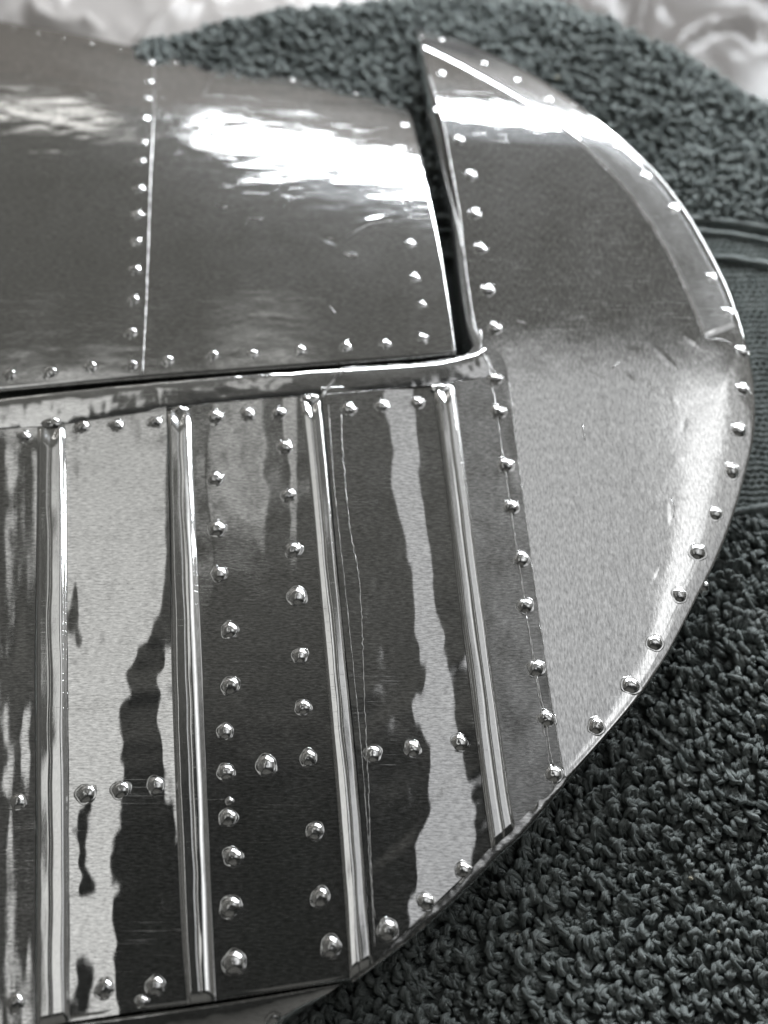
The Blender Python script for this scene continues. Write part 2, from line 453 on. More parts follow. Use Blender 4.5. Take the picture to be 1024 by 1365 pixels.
# ------------------------------------------------------------------ stiffeners
PROF = {
    0: [(0, 0), (.10, .46), (.16, .64), (.46, .70), (.49, .60), (.52, .70), (.84, .74), (.92, .46), (1, 0)],
    1: [(0, 0), (.10, .48), (.17, .68), (.47, .66), (.50, .56), (.54, .68), (.70, .70), (.84, .52), (1, 0)],
    2: [(0, 0), (.07, .56), (.13, .62), (.42, .74), (.46, .62), (.50, .74), (.56, .80), (.86, .72), (.93, .42), (1, 0)],
    3: [(0, 0), (.09, .44), (.16, .60), (.44, .58), (.48, .48), (.52, .64), (.58, .70), (.85, .66), (.93, .38), (1, 0)],
}
def stiffener(left, right, kind, seed, nv=260, taper_end=True):
    l = smooth_line(left, nv); r = smooth_line(right, nv)
    u = np.linspace(0, 1, 64); q_ = np.array(PROF[kind])
    h = np.interp(u, q_[:, 0], q_[:, 1])
    g_ = np.exp(-0.5 * (np.arange(-4, 5) / 1.4) ** 2); g_ /= g_.sum()
    h = np.convolve(np.pad(h, 4, mode='edge'), g_, mode='valid')
    px = l[:, None, 0] * (1 - u) + r[:, None, 0] * u
    py = l[:, None, 1] * (1 - u) + r[:, None, 1] * u
    wob = 1.6 * fbm(py / 75.0, u[None] * 1.0 + 0 * py, seed, 2)
    px = px + wob * np.sin(np.clip(u, 0, 1) * math.pi)[None]
    v = np.linspace(0, 1, nv)[:, None]
    H = h[None] * (1 + 0.05 * fbm(py / 70.0, px / 40.0, seed + 4, 2)) * sstep(0, 0.035, v + 0.006 * np.sin(9 * u)[None])
    if taper_end: H = H * (1 - 0.75 * sstep(0.985, 1.0, v))
    H = H + 0.10 * fbm(px / 6.0, py / 6.0, seed + 6, 2) * (1 - sstep(0.0, 0.03, v)) * np.sin(u * math.pi)[None]
    base = P(px, py, 0.0)
    X = base.copy()
    X[..., 2] = H * 0.95 * MM + 0.03 * MM
    return grid_object('stiffener', X, M_RIB, wing)
ribs = [stiffener(R1L, R1R, 0, 61), stiffener(R2L, R2R, 1, 62), stiffener(R3L, R3R, 2, 63), stiffener(R4L, R4R, 3, 64)]

# ------------------------------------------------------------------ hinge fairing: rolled strip along the gap
def strip_between(name, top, bottom, n, prof, mat, seed, rough=0.03):
    """prof: list of (t from bottom 0 to top 1, height mm)"""
    t_ = smooth_line(top, n); b_ = smooth_line(bottom, n)
    pr = smooth_line(prof, 40)
    px = b_[:, None, 0] * (1 - pr[:, 0]) + t_[:, None, 0] * pr[:, 0]
    py = b_[:, None, 1] * (1 - pr[:, 0]) + t_[:, None, 1] * pr[:, 0]
    hz = pr[:, 1][None] + rough * fbm(px / 30.0, py / 7.0, seed, 3)
    X = P(px, py, 0.0)
    X[..., 2] = hz * MM
    return grid_object(name, X, mat, wing, flip=False)
FT = [(-45, 535), (0, 530), (170, 512), (300, 501), (450, 491), (560, 484), (622, 474), (645, 462)]
FB = [(-45, 576), (27, 570), (78, 566), (219, 546), (312, 535), (480, 522), (600, 510), (660, 499)]
fairing = strip_between('hinge_fairing', FT, FB, 300,
    [(0, 0.03), (.05, .14), (.2, .22), (.45, .34), (.70, .40), (.86, .36), (.93, .22), (.98, -0.1), (1.0, -0.6), (1.03, -2.0), (1.04, -4.5)], M_EDGE, 71, 0.06)

# ------------------------------------------------------------------ wing tip
ARC = [(555, 33), (612, 51), (677, 81), (737, 115), (792, 154), (842, 196), (882, 236), (914, 278), (944, 328), (971, 382), (991, 438), (1001, 485),
       (1006, 535), (1005, 580), (996, 622), (979, 682), (957, 741), (927, 800), (904, 845), (880, 887), (850, 931), (811, 978), (757, 1039)]
TL = [(555, 34), (567, 80), (580, 125), (591, 165), (603, 230), (613, 285), (622, 365), (633, 432), (648, 472), (676, 500), (692, 620), (704, 710),
      (716, 800), (735, 930), (752, 1032)]
nv, nu = 320, 130
larc = smooth_line(ARC, nv); lleft = smooth_line(TL, nv)
EDZ = -2.2 * MM
arcW = P(larc[:, 0], larc[:, 1], EDZ)
leftW = P(lleft[:, 0], lleft[:, 1], 0.0)
uu = 1 - (1 - np.linspace(0, 1, nu)) ** 1.6
X = leftW[:, None] * (1 - uu)[None, :, None] + arcW[:, None] * uu[None, :, None]
xy = X[..., :2].reshape(-1, 2)
D = np.empty(len(xy)); K = np.empty(len(xy), int)
for i0 in range(0, len(xy), 4000):
    dd = np.linalg.norm(xy[i0:i0 + 4000, None] - arcW[None, :, :2], axis=2)
    K[i0:i0 + 4000] = dd.argmin(1); D[i0:i0 + 4000] = dd.min(1)
D = D.reshape(nv, nu); s_arc = (K / (nv - 1)).reshape(nv, nu)
R0 = np.interp(s_arc, [0, 0.12, 0.49, 0.55, 0.62, 0.75, 0.85, 1.0], np.array([0.3, 0.3, 0.4, 6.0, 10.0, 6.5, 3.4, 2.2])) * MM
t = np.clip((R0 - D) / R0, 0, 1)
drop = np.interp(s_arc, [0, .5, .58, .72, .85, 1], [1.2, 1.2, 1.0, 0.9, 0.45, 0.3]) * MM * (1 - np.sqrt(np.clip(1 - 0.96 * t ** 2.0, 0, 1)))
bev = np.interp(s_arc, [0, 0.1, 0.25, 0.48, 0.56, 1.0], [0.10, 0.08, 0.05, 0.06, 0.0, 0.0])
wb = 4.6 * MM
drop = drop + bev * 0.35 * MM * np.logaddexp(0, (wb - D) / (0.35 * MM))
# the sheet falls away towards the trailing corner of the tip and a little towards the right
yy = X[..., 1]
ycut = P(700, 190, 0.0)[1]
tail = np.clip(yy - ycut, 0, None)
drop = drop + 0.5 * (tail ** 2) * (0.46 / 0.020)
side = -0.028 * np.clip((X[..., 0] - P(690, 600)[0]), 0, None)
xm, ym = X[..., 0] / MM, X[..., 1] / MM
Z = -drop + side * sstep(ycut, ycut - 0.03, yy)
Z += 0.016 * MM * fbm(xm / 9.0, ym / 9.0, 83, 2) + 0.003 * MM * fbm(xm / 1.8, ym / 1.8, 84, 3)
# creases by the outer edge
for cx, cy, ang, ln, hh in [(890, 470, 2.2, 34, .12), (872, 505, 1.9, 30, -.10), (905, 610, .25, 20, .08), (805, 800, .5, 9, .12), (893, 680, 1.5, 20, .10),
                            (900, 520, 1.7, 30, .1), (842, 500, 2.3, 22, .08), (800, 500, 2.5, 16, .06), (915, 560, 1.2, 18, -.08), (778, 576, 1.5, 9, .07),
                            (770, 415, .3, 22, .06), (800, 790, -.6, 14, .05), (880, 760, 1.0, 18, -.07), (925, 445, 2.4, 18, .12)]:
    c = P(cx, cy, 0.0) / MM
    ux, uy = math.cos(ang), math.sin(ang)
    du = (xm - c[0]) * ux + (ym - c[1]) * uy; dv = -(xm - c[0]) * uy + (ym - c[1]) * ux
    Z += hh * 0.42 * MM * np.exp(-(du / (ln * 0.06)) ** 2 - (dv / 0.20) ** 2)
z_old = (0 * (1 - uu) + EDZ * uu)[None, :] + 0 * Z
k_ = (Z - CAM[2]) / (z_old - CAM[2])
X = CAM + (X - CAM) * k_[..., None]
X[..., 2] = Z + 0.02 * MM * fbm(xm / 4.0, ym / 2.2, 86, 3) * sstep(ycut, ycut + 0.004, yy)
# side wall under the outer edge: down, then tucked under
rows = [X]
T_ = np.gradient(arcW, axis=0); nrm = np.stack([T_[:, 1], -T_[:, 0]], 1); nrm /= np.linalg.norm(nrm, axis=1)[:, None]
edge = X[:, -1].copy()
cen = np.array([P(760, 540)[0], P(760, 540)[1]])
sgn = np.sign(((cen - edge[:, :2]) * nrm).sum(1).mean())
inward = nrm * sgn
wallr = []
for dep, inn in [(0.15, -0.05), (0.35, -0.05), (0.6, 0.15), (1.0, 0.6), (2.0, 1.5), (4.0, 2.3), (7.4, 3.2)]:
    e = edge.copy(); e[:, 2] -= dep * MM; e[:, :2] += inward * inn * MM
    wallr.append(e)
G = np.concatenate([X, np.stack(wallr, 1)], axis=1)
tip = grid_object('tip_panel', G, M_TIP, wing)
# inner wall of the tip along the gap
iw = lleft[: int(nv * 0.5)]
nW = 130
wl = smooth_line(TL[:9], nW)
wt = P(wl[:, 0], wl[:, 1], 0.0)
bt = bvh_of(tip)
for i in range(nW):
    loc, _ = on(bt, wl[i, 0] + 0.6, wl[i, 1]); wt[i] = loc
depth = np.clip(np.linspace(0.8, 9.0, nW) * 1.5, 0.8, 9.0) * MM
rowsW = []
for k, (f, off) in enumerate([(0, 0), (.25, -.2), (.9, -.75), (1.6, -1.25), (2.3, -1.5), (5, -1.55), (9, -1.55)]):
    sc_ = np.clip(depth / (4 * MM), 0.05, 1)
    r_ = wt.copy(); r_[:, 2] -= np.minimum(f * MM * sc_, 8.8 * MM + wt[:, 2] * 0.5); r_[:, 0] += off * MM * sc_
    r_[:, 0] += 0.03 * MM * fbm(np.arange(nW) / 8.0, np.full(nW, k * 0.7), 91, 2)
    rowsW.append(r_)
tip_wall = grid_object('tip_side_wall', np.stack(rowsW, 1), M_EDGE, tip)
# border strip: a second layer of foil following the upper outer edge
BI = [(560, 62), (600, 82), (640, 104), (690, 134), (740, 166), (790, 207), (840, 262), (880, 320), (910, 380), (930, 428), (938, 452)]
BO = [(559, 38), (612, 55), (676, 86), (735, 121), (788, 160), (836, 202), (875, 242), (906, 284), (936, 334), (962, 386), (980, 436)]
bi = smooth_line(BI, 160); bo = smooth_line(BO, 160)
nb = 18
Gs = np.zeros((160, nb, 3))
for i in range(160):
    for j in range(nb):
        f = j / (nb - 1)
        q = bi[i] * (1 - f) + bo[i] * f
        loc, nor = on(bt, *q)
        lift = (0.17 if 0 < j < nb - 1 else (0.0 if j == 0 else 0.13)) * MM
        if j == 1: lift = 0.22 * MM
        if i >= 159: lift = 0
        Gs[i, j] = loc + nor * lift
border = grid_object('border_strip', Gs, M_EDGE, tip)
# soften the first column so the lip reads as a folded edge
lead_l = [(468, 1300), (520, 1258), (570, 1216), (615, 1174), (655, 1130), (688, 1100), (735, 1052), (752, 1036)]
lead_o = [(470, 1311), (524, 1271), (577, 1228), (624, 1184), (664, 1143), (699, 1111), (742, 1061), (757, 1041)]
nl = 160
a_ = smooth_line(lead_l, nl); b_ = smooth_line(lead_o, nl)
A_ = P(a_[:, 0], a_[:, 1] - 1.0, 0.0); B_ = P(b_[:, 0], b_[:, 1], -0.4 * MM)
prf = [(0, 0.02), (.2, .04), (.5, .02), (.78, -.03), (.93, -.14), (1.0, -0.4), (.98, -.65), (.75, -1.2), (.0, -2.8), (-.7, -5.0), (-1.4, -8.2)]
Gl = np.zeros((nl, len(prf), 3))
for j, (f, h) in enumerate(prf):
    Gl[:, j] = A_ * (1 - f) + B_ * f
    Gl[:, j, 2] = h * MM + 0.05 * MM * fbm(np.arange(nl) / 5.0, np.full(nl, j * 0.6), 95, 3)
lead = grid_object('leading_edge', Gl, M_SATIN, wing)

# nose plate below the ribbed panels, set a little lower behind a dark joint
npl = 120
nt_ = smooth_line([(-45, 1388), (0, 1377), (94, 1363), (266, 1340), (390, 1321), (456, 1311)], npl)
nb_ = smooth_line([(-45, 1470), (60, 1460), (180, 1440), (280, 1420), (330, 1400), (398, 1352)], npl)
Gn = np.zeros((npl, 30, 3))
for j in range(30):
    f = j / 29
    q = nt_ * (1 - f) + nb_ * f
    z = -0.75 * MM - 3.0 * MM * f ** 2 + 0.03 * MM * fbm(q[:, 0] / 20, q[:, 1] / 20, 97, 2)
    if j == 0: z = z * 0 - 2.2 * MM
    Gn[:, j] = P(q[:, 0], q[:, 1], z)
last = Gn[:, -1].copy(); last[:, 2] -= 6 * MM
cap = Gn.copy()
Gn = np.concatenate([Gn, last[:, None]], 1)
nose = grid_object('nose_plate', Gn, M_EDGE, wing)
endr = Gn[-1].copy(); endb = endr.copy(); endb[:, 2] -= 6 * MM; endb[:, 0] -= 0.6 * MM
grid_object('nose_end', np.stack([endr, endb], 0), M_EDGE, nose)
# turned-down lower edge of the three left panels
lo = smooth_line([(-45, 1383), (0, 1371), (94, 1357), (266, 1334), (390, 1315), (468, 1303)], 90)
Lw = P(lo[:, 0], lo[:, 1], 0.0)
rr = []
for dz, dy in [(0.05, 0.3), (0.0, 0.0), (-0.25, -0.18), (-0.9, -0.25), (-2.4, -0.1)]:
    r_ = Lw.copy(); r_[:, 2] = dz * MM; r_[:, 1] += dy * MM; rr.append(r_)
grid_object('turned_edge', np.stack(rr, 1), M_EDGE, wing)

# ------------------------------------------------------------------ control surface
HB = [(-45, 523), (0, 518), (170, 503), (300, 493), (450, 482), (560, 473), (607, 468)]
HT = [(-45, 18), (0, 28), (100, 45), (210, 70), (300, 85), (400, 97), (480, 115), (542, 133)]
ne, me_ = 190, 210
hb = smooth_line(HB, ne); ht = smooth_line(HT, ne)
# right border of the photo's flap bows a little
vv = np.linspace(0, 1, me_)
tau = np.interp(vv, [0, .10, .30, .50, .58, .66, .72, .80, .88, .95, 1.0], [0.0, 0.4, 1.4, 3.6, 5.2, 7.4, 9.6, 13.0, 16.0, 18.5, 20.0])
zc = np.zeros(me_)
c0, c1 = np.array([330., 490.]), np.array([330., 90.])
pp = P(c0[0], c0[1], 0.3 * MM); zc[0] = 0.3 * MM
for k in range(1, me_):
    q = c0 * (1 - vv[k]) + c1 * vv[k]
    z = zc[k - 1]
    for _ in range(6):
        pn = P(q[0], q[1], z)
        z = zc[k - 1] - math.tan(math.radians(tau[k])) * np.linalg.norm(pn[:2] - pp[:2])
    zc[k] = z; pp = P(q[0], q[1], z)
u = np.linspace(0, 1, ne)
px = hb[None, :, 0] * (1 - vv[:, None]) + ht[None, :, 0] * vv[:, None]
py = hb[None, :, 1] * (1 - vv[:, None]) + ht[None, :, 1] * vv[:, None]
px += 6.0 * np.sin(vv[:, None] * math.pi) * u[None] ** 3
X = P(px, py, zc[:, None] + 0 * px)
xm, ym = X[..., 0] / MM, X[..., 1] / MM
zz = 0.06 * MM * fbm(xm / 14.0, ym / 8.0, 101, 2) + 0.0105 * MM * fbm(xm / 3.8, ym / 1.3, 102, 3) * (1 + 1.5 * sstep(0.45, .6, vv)[:, None])
for cx, cy, ang, ln, hh in [(500, 292, .35, 36, .16), (440, 320, -.5, 22, -.12), (470, 340, 0, 10, .14), (355, 185, -.08, 26, .10), (480, 235, .0, 24, .06),
                            (330, 300, .1, 12, .06), (345, 290, 0, 8, .07), (300, 275, .1, 8, .06), (420, 300, 1.1, 30, -.08), (90, 160, -.2, 18, .05)]:
    c = P(cx, cy, float(np.interp((480 - cy) / 390.0, vv, zc))) / MM
    ux, uy = math.cos(ang), math.sin(ang)
    du = (xm - c[0]) * ux + (ym - c[1]) * uy; dv = -(xm - c[0]) * uy + (ym - c[1]) * ux
    zz += hh * 0.8 * MM * np.exp(-(du / (ln * 0.07)) ** 2 - (dv / 0.5) ** 2)
X[..., 2] += zz
Gt = X
# turned edges: lower lip towards the hinge gap, right side wall, trailing edge bead
lip = []
for dz, dy in [(-4.5, -0.1), (-1.6, -0.30), (-0.6, -0.28), (-0.15, -0.2)]:
    r_ = X[0].copy(); r_[:, 2] += dz * MM; r_[:, 1] += dy * MM; lip.append(r_)
Gt = np.concatenate([np.stack(lip, 0), X], 0)
wall = []
for dz, dx in [(-0.12, .1), (-0.6, .16), (-2.5, 0.1), (-6.0, -0.4)]:
    c_ = Gt[:, -1].copy(); dep = dz * MM * np.interp(np.arange(len(c_)), [0, len(c_) * .6, len(c_)], [1, .8, .12]); c_[:, 2] += dep; c_[:, 0] += dx * MM
    wall.append(c_)
Gt = np.concatenate([Gt, np.stack(wall, 1)], 1)
# trailing edge folded under
fold = []
for dz, dy in [(-0.15, 0.12), (-0.5, 0.15), (-0.8, -0.1), (-0.9, -1.5)]:
    r_ = Gt[-1].copy(); r_[:, 2] += dz * MM; r_[:, 1] += dy * MM; fold.append(r_)
G2 = np.concatenate([Gt, np.stack(fold, 0)], 0)
flap = grid_object('control_surface', G2, M_ELE, wing, flip=True)
bf = bvh_of(flap)
# folded trailing-edge strip
te = smooth_line([(x, y + 1.0) for x, y in HT], 150); te2 = smooth_line([(x, y + 11.0) for x, y in HT], 150)
Gs = np.zeros((150, 8, 3))
for i in range(150):
    for j in range(8):
        f = j / 7; loc, nor = on(bf, *(te[i] * (1 - f) + te2[i] * f))
        Gs[i, j] = loc + nor * (0.02 + 0.05 * (1 - f)) * MM
grid_object('trailing_edge_strip', Gs, M_ELE, flap)

# ------------------------------------------------------------------ foil seams and overlaps
bw = bvh_of(*bays, strip, *ribs, fairing, lead)
def seam(pts, parent, bv, rad=0.07, wob_px=0.7, n=None, seed=0, name='foil_seam'):
    n = n or max(12, int(sum(math.dist(a, b) for a, b in zip(pts, pts[1:])) / 5))
    l = smooth_line(pts, n)
    l = l + np.random.default_rng(seed).normal(0, wob_px * 0.4, l.shape)
    q = [on(bv, *p)[0] for p in l]
    return tube(name, [list(v) for v in q], rad * MM, M_SEAM, parent, 5, 0.35, seed)
seam([(455, 552), (457, 600), (466, 700), (478, 765), (483, 840), (486, 930), (491, 1040), (496, 1180), (500, 1225)], bays[3], bw, 0.07, 1.2, seed=1)
seam([(438, 540), (446, 650), (462, 800), (480, 980), (491, 1120), (500, 1262)], bays[3], bw, 0.05, 0.5, seed=2)
seam([(206, 78), (205, 150), (200, 260), (196, 380), (190, 498)], flap, bf, 0.10, 0.3, seed=3)
seam([(459, 488), (448, 503), (437, 517), (428, 533)], fairing, bw, 0.26, 0.8, seed=4)
seam(FB[1:], fairing, bw, 0.06, 0.6, seed=5)
seam(SL, strip, bw, 0.09, 1.2, seed=6)
seam([(680, 510), (692, 622), (704, 712), (716, 802), (735, 932), (750, 1026)], strip, bw, 0.08, 1.5, seed=7)
seam([(672, 610), (683, 690), (695, 770), (701, 820)], strip, bw, 0.06, 1.2, seed=8)
seam([(702, 820), (709, 860), (714, 885)], strip, bw, 0.10, 0.8, seed=9)
seam([(716, 900), (722, 935), (728, 955)], strip, bw, 0.10, 0.8, seed=10)
seam([(728, 965), (732, 995), (738, 1022)], strip, bw, 0.10, 0.8, seed=11)
seam(BI, border, bvh_of(border), 0.06, 0.6, seed=12)
seam([(942, 453), (955, 452), (966, 454), (976, 460)], border, bvh_of(border, tip), 0.09, 0.8, seed=13)
seam([(557, 40), (567, 80), (580, 125), (591, 165), (603, 230), (613, 285), (622, 365), (633, 432), (640, 456)], tip, bvh_of(tip), 0.11, 0.4, seed=14)
seam([(600, 516), (616, 620), (636, 770), (658, 925), (682, 1090)], bays[4], bw, 0.05, 0.8, seed=15)
seam([(452, 488), (500, 485), (560, 482), (610, 474), (632, 463), (640, 452), (640, 440)], fairing, bvh_of(fairing, tip), 0.22, 1.2, seed=16)
seam([(636, 462), (646, 474), (652, 486), (660, 497)], tip, bvh_of(tip, fairing), 0.14, 1.0, seed=17)

# short creases and nicks pressed into the foil
bt2 = bvh_of(tip)
for i, (pts, r) in enumerate([([(777, 566), (780, 587)], .09), ([(894, 664), (899, 675), (898, 690)], .08), ([(816, 491), (826, 482)], .08), ([(690, 428), (702, 431)], .08)]):
    seam(pts, tip, bt2, r, 0.2, n=5, seed=30 + i, name='foil_crease')
for i, (pts, r) in enumerate([([(342, 183), (370, 186), (394, 187)], .10), ([(458, 337), (468, 341), (476, 340)], .10), ([(462, 316), (490, 300), (522, 294)], .09),
        ([(330, 291), (350, 292)], .08), ([(288, 274), (302, 277)], .08), ([(500, 282), (520, 280)], .08), ([(272, 127), (282, 104)], .07), ([(440, 408), (448, 418)], .05)]):
    seam(pts, flap, bf, r, 0.5, n=7, seed=60 + i, name='foil_crease')

# crumpled foil ends over the stiffeners
for i, (cx, cy) in enumerate([(68, 563), (238, 545), (413, 530), (590, 516)]):
    rg = np.random.default_rng(200 + i); k = 26
    th = np.linspace(0, 2 * math.pi, 9, endpoint=False)
    c, nrm_ = on(bw, cx, cy)
    V = []
    for rr_, hh in [(1.9, 0.0), (1.5, .22), (1.05, .42), (.5, .45)]:
        for a in th:
            V.append((c.x + rr_ * .85 * MM * math.cos(a) * rg.uniform(.6, 1.3), c.y + rr_ * .42 * MM * math.sin(a) * rg.uniform(.6, 1.5), c.z + hh * .62 * MM * rg.uniform(.1, 1.7)))
    V.append((c.x, c.y, c.z + .2 * MM))
    F = [(a * 9 + b, a * 9 + (b + 1) % 9, (a + 1) * 9 + (b + 1) % 9, (a + 1) * 9 + b) for a in range(3) for b in range(9)] + [(27 + b, 27 + (b + 1) % 9, 36) for b in range(9)]
    mesh_object('crimped_end', V, F, M_RIB, ribs[i], smooth=True)

# ------------------------------------------------------------------ rivets
def rivet_mesh(seed, flat=1.0):
    rg = np.random.default_rng(seed)
    prof = [(1.52, -0.05), (1.38, 0.05), (1.24, 0.0), (1.07, 0.07), (.97, 0.22), (.78, .37), (.52, .47), (.24, .51)]
    n = 24; V = []
    ph = rg.uniform(0, 6.28, 4)
    sq = rg.uniform(-.05, .05)
    for k, (r, h) in enumerate(prof):
        for a in np.linspace(0, 2 * math.pi, n, endpoint=False):
            irr = 1 + (0.05 if k < 3 else 0.012) * (math.sin(3 * a + ph[0]) + 0.8 * math.sin(5 * a + ph[1]) + 0.6 * math.sin(2 * a + ph[2]))
            rr = r * irr * (1 + sq * math.cos(2 * a))
            hh = h * flat + (0.035 * math.sin(4 * a + ph[3]) if 0 < k < 4 else 0) + (0.03 * math.sin(2 * a + ph[1]) if k >= 5 else 0)
            V.append((rr, 0, 0) and (rr * math.cos(a), rr * math.sin(a), hh))
    V.append((0, 0, 0.52 * flat))
    F = [(k * n + j, k * n + (j + 1) % n, (k + 1) * n + (j + 1) % n, (k + 1) * n + j) for k in range(len(prof) - 1) for j in range(n)]
    F += [((len(prof) - 1) * n + j, (len(prof) - 1) * n + (j + 1) % n, len(V) - 1) for j in range(n)]
    me = bpy.data.meshes.new('rivet')
    me.from_pydata([tuple(c * MM for c in v) for v in V], [], F)
    me.polygons.foreach_set('use_smooth', np.ones(len(me.polygons), bool))
    me.materials.append(M_RIVET)
    return me
RM = [rivet_mesh(300 + i) for i in range(7)]
RF = [rivet_mesh(320 + i, 0.42) for i in range(5)]
def rivets(pts, parent, bv, meshes=RM, size=0.90, jit=0.10):
    for p in pts:
        loc, nor = on(bv, p[0], p[1])
        s = size * (p[2] if len(p) > 2 else 1.0) * random.uniform(1 - jit, 1 + jit)
        o = bpy.data.objects.new('rivet', random.choice(meshes))
        q = Vector((0, 0, 1)).rotation_difference(nor)
        M = Matrix.Translation(loc) @ q.to_matrix().to_4x4() @ Matrix.Rotation(random.uniform(0, 6.28), 4, 'Z') @ Matrix.Diagonal((s, s * random.uniform(.92, 1.06), s * random.uniform(.85, 1.1), 1))
        o.matrix_world = M
        C.objects.link(o); o.parent = parent
bb = [bvh_of(b) for b in bays]
rivets([(32, 582), (23, 1069), (20, 1337)], bays[0], bb[0])
rivets([(109, 569), (155, 567), (207, 563), (115, 1058, 1.05), (161, 1053), (208, 1047), (139, 1318), (207, 1314), (189, 1335, .6)], bays[1], bb[1])
rivets([(287, 556), (330, 552), (372, 551), (287, 638), (289, 705), (292, 765), (306, 840, 1.1), (307, 914), (300, 975), (301, 1029), (304, 1090), (310, 1142, 1.08), (307, 1209),
        (312, 1283, 1.12), (380, 596), (385, 660), (391, 733, 1.05), (396, 795, 1.05), (400, 874), (404, 943), (411, 1010), (355, 1020, 1.08), (420, 1108), (427, 1196), (441, 1262, 1.15),
        (306, 1068, .42)], bays[2], bb[2])
rivets([(465, 545, .9), (509, 541, .95), (556, 537), (497, 1005, .95), (550, 998), (613, 990), (618, 1160), (568, 1202), (517, 1240)], bays[3], bb[3])
bs = bvh_of(strip)
rivets([(660, 505, .9), (664, 549), (674, 620, 1.02), (681, 676, .95), (695, 745), (700, 808, 1.05), (714, 891, 1.05), (728, 958), (738, 1032)], strip, bs)
rivets([(588, 145, .8), (611, 187, .8), (627, 234, .9), (632, 285), (640, 331), (650, 387), (659, 438, .95), (589, 97, .7),
        (990, 469, .95), (990, 519), (985, 574), (976, 628), (954, 685), (930, 736, 1.08), (906, 793), (873, 857), (841, 914), (795, 968, 1.05)], tip, bt)
rivets([(589, 52, .55), (646, 83, .58), (690, 105, .6), (733, 131, .65), (780, 167, .72), (827, 198, .75), (861, 235, .78), (898, 278, .82), (948, 369, .78), (970, 416, .8)], border, bvh_of(border), RF)
rivets([(x, y, .88) for x, y in [(13, 499), (67, 496), (121, 489), (224, 481), (284, 474), (337, 472), (400, 467), (461, 462), (514, 459), (564, 451), (176, 487), (175, 444), (178, 400), (180, 360),
        (181, 322), (183, 286), (185, 252)]] + [(x, y, .72) for x, y in [(187, 215), (190, 190), (193, 157), (196, 130), (199, 107), (201, 82),
        (541, 165), (533, 196), (538, 240), (543, 265), (547, 325), (553, 370), (562, 406)]], flap, bf, RF)
rivets([(x, y + 5, .36) for x, y in [(18, 34), (50, 39), (83, 46), (122, 53), (160, 62), (198, 71), (236, 78), (272, 85), (310, 91), (350, 96), (390, 101), (430, 107), (475, 119), (517, 131)]], flap, bf, RF)
rivets([(365, 1361, .9)], nose, bvh_of(nose))
# the rivet that sticks out sideways from under the outer edge
o = bpy.data.objects.new('rivet', RM[2])
pe = P(940, 783, -4.6 * MM)
o.matrix_world = Matrix.Translation(Vector(pe)) @ Vector((0, 0, 1)).rotation_difference(Vector((0.62, -0.45, 0.62)).normalized()).to_matrix().to_4x4() @ Matrix.Diagonal((.8, .8, 1.2, 1))
C.objects.link(o); o.parent = tip

# ------------------------------------------------------------------ towel
towel = bpy.data.objects.new('towel', None)
towel.location = (0.05, 0.1, -0.012)
C.objects.link(towel)
TOFF = np.array(towel.location)
towel['label'] = 'slate grey looped terry towel spread under the aluminium model wing'
towel['category'] = 'towel'
BASE = -11.2 * MM
HOR = np.array([(-60, 190), (100, 140), (250, 92), (400, 62), (540, 46), (640, 42), (720, 50), (800, 76), (880, 110), (960, 155), (1024, 200), (1150, 290), (1300, 400)], float)
HW = P(HOR[:, 0], HOR[:, 1], -17 * MM)
def towel_z(x, y):
    yb = np.interp(x, HW[:, 0], HW[:, 1])
    R = 11 * MM
    d = y - (yb - 3.5 * MM)
    dz = np.where(d > 0, R - np.sqrt(np.clip(R * R - np.clip(d, 0, R * 0.97) ** 2, 0, None)), 0) + np.where(d > 0.97 * R, (d - 0.97 * R) * 4.0, 0)
    z = BASE + 0.7 * MM * vnoise(x / MM / 22.0, y / MM / 22.0, 401) + 0.25 * MM * vnoise(x / MM / 8.0, y / MM / 8.0, 402) - dz
    # the wing presses the cloth a little; it swells towards the lower right
    return z
def band_lim(x):
    """world y of the flat woven band's lower and upper border"""
    y1 = np.interp(x, [P(930, 300, BASE)[0], P(1024, 316, BASE)[0]], [P(930, 300, BASE)[1], P(1024, 316, BASE)[1]])
    y0 = np.interp(x, [P(960, 700, BASE)[0], P(1024, 690, BASE)[0]], [P(960, 700, BASE)[1], P(1024, 690, BASE)[1]])
    return y0, y1
XW0, XW1 = -0.085, 0.095
YW0, YW1 = -0.03, float(HW[:, 1].max()) + 0.008
# ground cloth
nx, ny = 150, 190
gx, gy = np.meshgrid(np.linspace(XW0 - .02, XW1 + .03, nx), np.linspace(YW0 - .02, YW1 + .004, ny))
gz = np.maximum(towel_z(gx, gy), TZ + 0.5 * MM)
ground = grid_object('ground_cloth', np.stack([gx, gy, gz], 2) - TOFF, M_WEAVE, towel, flip=True)
